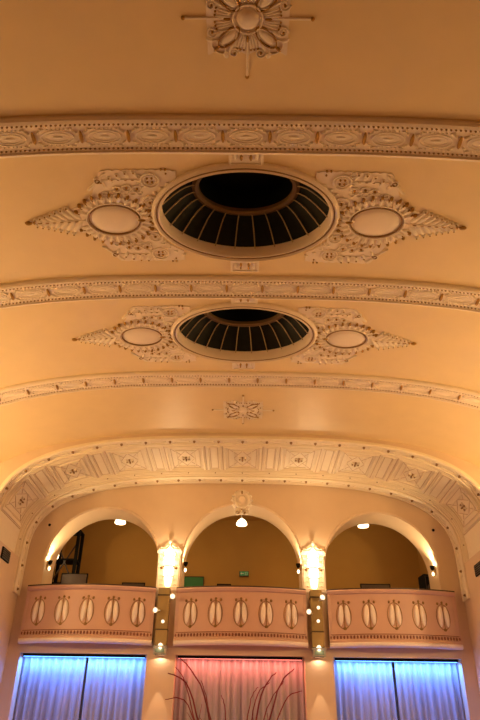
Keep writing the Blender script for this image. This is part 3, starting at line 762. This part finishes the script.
make_spot(-PX-.02, 2.93, .02, -.15, 'small white spotlight lowest on the left olive post', .55)
make_spot(PX+.08, 3.46, .10, .10, 'white spotlight high on the right olive post, aimed right', .85)
make_spot(PX+.02, 3.30, .02, -.1, 'small white spotlight under the highest one on the right olive post', .55)
make_spot(PX-.12, 3.12, -.15, .06, 'white spotlight lower on the right olive post, aimed left', .8)
make_spot(PX+.0, 2.98, .02, -.12, 'small white spotlight lowest on the right olive post', .55)
for x, lab in ((-PX-.05, 'left'), (PX+.02, 'right')):
    t = thing('wash_lamp', 'silver box lamp at the foot of the %s olive post' % lab, 'lamp', (x, YW-.26, 2.10+EYE))
    b = MB(); b.box((-.16, -.12, .02), (.16, .12, .20)); b.box((-.18, -.14, .17), (.18, .14, .21)); b.build('housing', M['chrome'], t, smooth=False)
    b = MB(); b.box((-.12, -.125, .05), (.12, -.12, .15)); b.build('front_glass', M['glasspane'], t, smooth=False)
    b = MB(); b.box((-.12, -.09, .005), (.12, .09, .021)); b.build('lens', M['glasspane'], t, smooth=False)
    b = MB(); b.box((-.02, .12, .08), (.02, .26, .14)); b.build('bracket', M['black'], t, smooth=False)
    b = MB(); b.lathe([(.05, .21), (.07, .23), (.06, .27), (.02, .30)], 12); b.build('top_bulb', M['spotlens'], t)
    light('SPOT', (x, YW-.13, 2.095+EYE), 4.5, (1, .66, .46), .015, target=(x, YW-.13, 0), spot_size=math.radians(158), spot_blend=.15)
    light('SPOT', (x, YW-.22, 2.085+EYE), 70, (1, .70, .42), .012, target=(x, YW-.20, 0), spot_size=math.radians(32), spot_blend=.3)
    light('POINT', (x, YW-.45, 2.25+EYE), .8, (1, .70, .48), .03)

# ------------------------------------------------------------------ curtains and LED bars
BCOL = (.06, .22, 1.0); RCOL = (1, .20, .15)
names = ['left', 'centre', 'right']
for k, (a, b_) in enumerate(OPEN):
    mid = (a+b_)/2+(.05 if k == 0 else -.05 if k == 2 else 0)
    gap = .035 if k != 1 else -.01
    colr = 'white' if k == 1 else 'white'
    for side, (p, q) in enumerate(((a+.02, mid-gap), (mid+gap, b_-.02))):
        light_word = 'pink-lit' if k == 1 else 'blue-lit'
        t = thing('sheer_curtain', '%s sheer curtain, %s half of the %s bay' % (light_word, ('left', 'right')[side], names[k]), 'curtain', ((p+q)/2, YW+.34, 0), 'sheer curtains below the balconies')
        m = MB(); w = (q-p)/2; n = 150; zs = [OT-.03-i*(OT-.08)/8 for i in range(9)]; ph = random.random()*6; vs = []
        for i in range(n+1):
            u = -w+2*w*i/n; fd = math.sin(u*2*PI/.17+ph+1.1*math.sin(u*4.3+ph))+.45*math.sin(u*2*PI/.29+2*ph)
            for j, z in enumerate(zs): vs.append((u, .030*fd*(1+.08*j)+.01*math.sin(j+u*3), z))
        m.raw(vs, [(i*9+j, i*9+9+j, i*9+10+j, i*9+1+j) for i in range(n) for j in range(8)])
        m.build('voile', M['curtain'], t)
        h = MB(); h.box((-w, -.025, OT-.05), (w, .025, OT-.015)); h.build('heading_tape', M['curtain'], t)
    L = b_-a
    t = thing('diode_light_bar', '%s light bar above the curtains of the %s bay' % ('red' if k == 1 else 'blue', names[k]), 'light bar', ((a+b_)/2, YW+.14, OT-.022), None)
    m = MB(); m.box((-L/2+.05, -.03, -.045), (L/2-.05, .03, .018)); m.build('housing', M['black'], t, smooth=False)
    m = MB(); m.box((-L/2+.07, -.018, -.052), (L/2-.07, .018, -.046)); m.build('diode_strip', M['red'] if k == 1 else M['blue'], t, smooth=False)
    c = RCOL if k == 1 else BCOL
    light('AREA', ((a+b_)/2, YW+.14, OT-.09), 30 if k == 1 else 120, c, target=((a+b_)/2, YW+.36, OT-1.0), shape='RECTANGLE', size=L-.2, size_y=.06, name='bar_light')
# pier between curtain and wall needs nothing; room behind stays dark

# ------------------------------------------------------------------ side-wall vents, small black fixings
for sg, y, z, lab in ((-1, 16.45, 4.22, 'left'), (1, 16.45, 4.05, 'right')):
    t = thing('air_vent', 'dark rectangular vent grille on the %s side wall' % lab, 'vent', (sg*6.0, y, z+EYE))
    b = MB(); b.box((min(0, -sg*.03), -.30, -.14), (max(0, -sg*.03), .30, .14)); b.build('backing', M['black'], t, smooth=False)
    for k in range(5):
        s = MB(); s.box((min(-sg*.03, -sg*.045), -.28, -.115+k*.05), (max(-sg*.03, -sg*.045), .28, -.095+k*.05)); s.build('slat', M['rail'], t, smooth=False)
for x, z, lab in ((-5.47, 5.48, 'left'), (5.44, 5.48, 'right')):
    t = thing('wall_camera', 'tiny black dome fixing on the wall beside the %s arch' % lab, 'camera', (x, YW, z+EYE))
    b = MB(lambda u, v, h: (u, -h, v)); b.dome(0, 0, .035, .035, 0, .06, 12); b.build('dome', M['black'], t)
    b = MB(lambda u, v, h: (u, -h, v)); b.dome(0, 0, .042, .042, 0, .02, 14, flat=.7); b.build('base', M['rail'], t)

# ------------------------------------------------------------------ branches in a tall vase
BX, BY = -.05, 9.0
vt = thing('floor_vase', 'tall dark red vase below the frame holding red branches', 'vase', (BX, BY, 0))
b = MB(); b.lathe([(.16, 0), (.20, .03), (.19, .4), (.13, .9), (.12, 1.05), (.15, 1.15), (.14, 1.15), (.11, 1.05), (.12, .9), (.15, .4), (.0, .35)], 24); b.build('body', M['vase'], vt)
def px(x, y, Y):
    f = 640; th = math.radians(31.6); a = (x-240)/f; q = (360-y)/f; yy = math.cos(th)-q*math.sin(th); zz = math.sin(th)+q*math.cos(th); k = Y/yy
    return Vector((a*k, Y, EYE+zz*k))
tips = [((168,674), (190,690), 9.1), ((180,658), (204,694), 8.8), ((201,681), (208,702), 9.2), ((270,682), (256,700), 9.0), ((294,668), (278,690), 8.9),
        ((258,687), (250,705), 9.2), ((303,690), (285,702), 8.8), ((166,700), (188,706), 8.9), ((284,680), (268,708), 9.1), ((222,695), (226,712), 9.1), ((176,668),(186,686),9.25), ((276,672),(262,695),8.85)]
for i, (tip, midp, Y) in enumerate(tips):
    P0 = Vector((BX+random.uniform(-.04, .04), BY+random.uniform(-.04, .04), .5)); P3 = px(*tip, Y); P2 = px(*midp, Y)
    Pm = Vector((BX+(P2.x-BX)*.45, BY, 1.35)); pts = []
    key = [P0, Vector((BX+(P2.x-BX)*.10, BY, 1.10)), Pm, P2, P3]
    for s in range(4):
        a, b2, c, d = key[max(0, s-1)], key[s], key[s+1], key[min(4, s+2)]
        for q in range(6):
            u = q/6; pts.append(.5*((2*b2)+(c-a)*u+(2*a-5*b2+4*c-d)*u*u+(3*b2-a-3*c+d)*u**3))
    pts.append(P3)
    for q in range(8, len(pts)): pts[q] = pts[q]+Vector((random.uniform(-.008, .008), 0, random.uniform(-.006, .006)))
    n = len(pts); rad = [(.021 if i in (0, 1, 4, 11) else .015)*(1-.72*j/(n-1)) for j in range(n)]
    side = 'left' if tip[0] < 215 else 'right'
    t = MB(); t.tube([tuple(p) for p in pts], rad, 6)
    o = t.build('bare_branch', M['branch'], off=tuple(P0), loc=tuple(P0)); tag(o, 'thin bare red branch leaning %s before the pink curtains' % side, 'branch', 'bare red branches leaning '+side)
    # side twig
    if i % 2 == 0:
        p = pts[15]; dr = (pts[18]-pts[14]).normalized(); sg = random.choice((-1, 1)); e = p+Vector((dr.x+sg*.5, 0, dr.z)).normalized()*.28
        tw = MB(); tw.tube([tuple(p-P0), tuple((p+e)/2-P0+Vector((0, 0, -.02))), tuple(e-P0)], [.007, .005, .003], 5); tw.build('side_twig', M['branch'], o)

# ------------------------------------------------------------------ wall uplights along the hall (lamps of the room)
def uplight(x, y, lab, e=120, z=3.2):
    sg = 1 if x < 0 else -1
    t = thing('wall_uplight', lab, 'wall lamp', (x, y, z+EYE), 'half-bowl uplights along the side walls')
    b = MB(); a0 = -PI/2 if sg > 0 else PI/2
    b.lathe([(.04, -.12), (.15, -.08), (.24, .04), (.26, .12), (.24, .12), (.13, -.05), (.03, -.08)], 16, a0, a0+PI); b.build('plaster_bowl', M['white'], t)
    light('POINT', (x+sg*.22, y, z+EYE+.30), e, (1, .67, .30), .10)
for i, y in enumerate((7.2, 10.4, 13.4)):
    for x, s in ((-6.9, 'left'), (6.9, 'right')):
        uplight(x, y, 'plaster bowl uplight on the %s hall wall, below bay %s of the vault' % (s, ('one', 'two', 'three')[i]), (108, 250, 225)[i])

# low warm fill added under the vault, with no lamps modelled for it
for x, y, e in ((-3.6, 8.5, 20), (3.6, 8.5, 20), (-3.6, 11.0, 16), (3.6, 11.0, 16)):
    light('POINT', (x, y, 1.1), e, (1, .56, .28), .25, name='warm_fill_light')
light('POINT', (0, 15.2, .9), 44, (1, .30, .42), .2, name='pink_fill_light')  # pink fill added low before the curtains, no fixture behind it
for sg in (-1, 1): light('POINT', (sg*5.3, 16.6, .7), 26, (.25, .30, 1), .15, name='blue_fill_light')  # blue fill added low by each side wall, standing in for floor spots
wd = bpy.data.worlds.new('World'); bpy.context.scene.world = wd; wd.use_nodes = True
wd.node_tree.nodes['Background'].inputs[0].default_value = (.02, .012, .008, 1)

# ------------------------------------------------------------------ camera
f = 640; th = math.radians(31.6); yaw = math.radians(.385); roll = math.radians(.9)
cam = bpy.data.cameras.new('camera'); co = bpy.data.objects.new('camera', cam); C.objects.link(co)
cam.sensor_fit = 'VERTICAL'; cam.sensor_height = 36; cam.lens = f/720*36; cam.clip_end = 200
R = Matrix.Rotation(yaw, 3, 'Z') @ Matrix.Rotation(PI/2+th, 3, 'X') @ Matrix.Rotation(roll, 3, 'Z')
co.matrix_world = Matrix.Translation((0, 0, EYE)) @ R.to_4x4()
sc = bpy.context.scene; sc.camera = co
sc.view_settings.view_transform = 'Standard'; sc.view_settings.look = 'None'; sc.view_settings.gamma = 1; sc.view_settings.exposure = 0.08
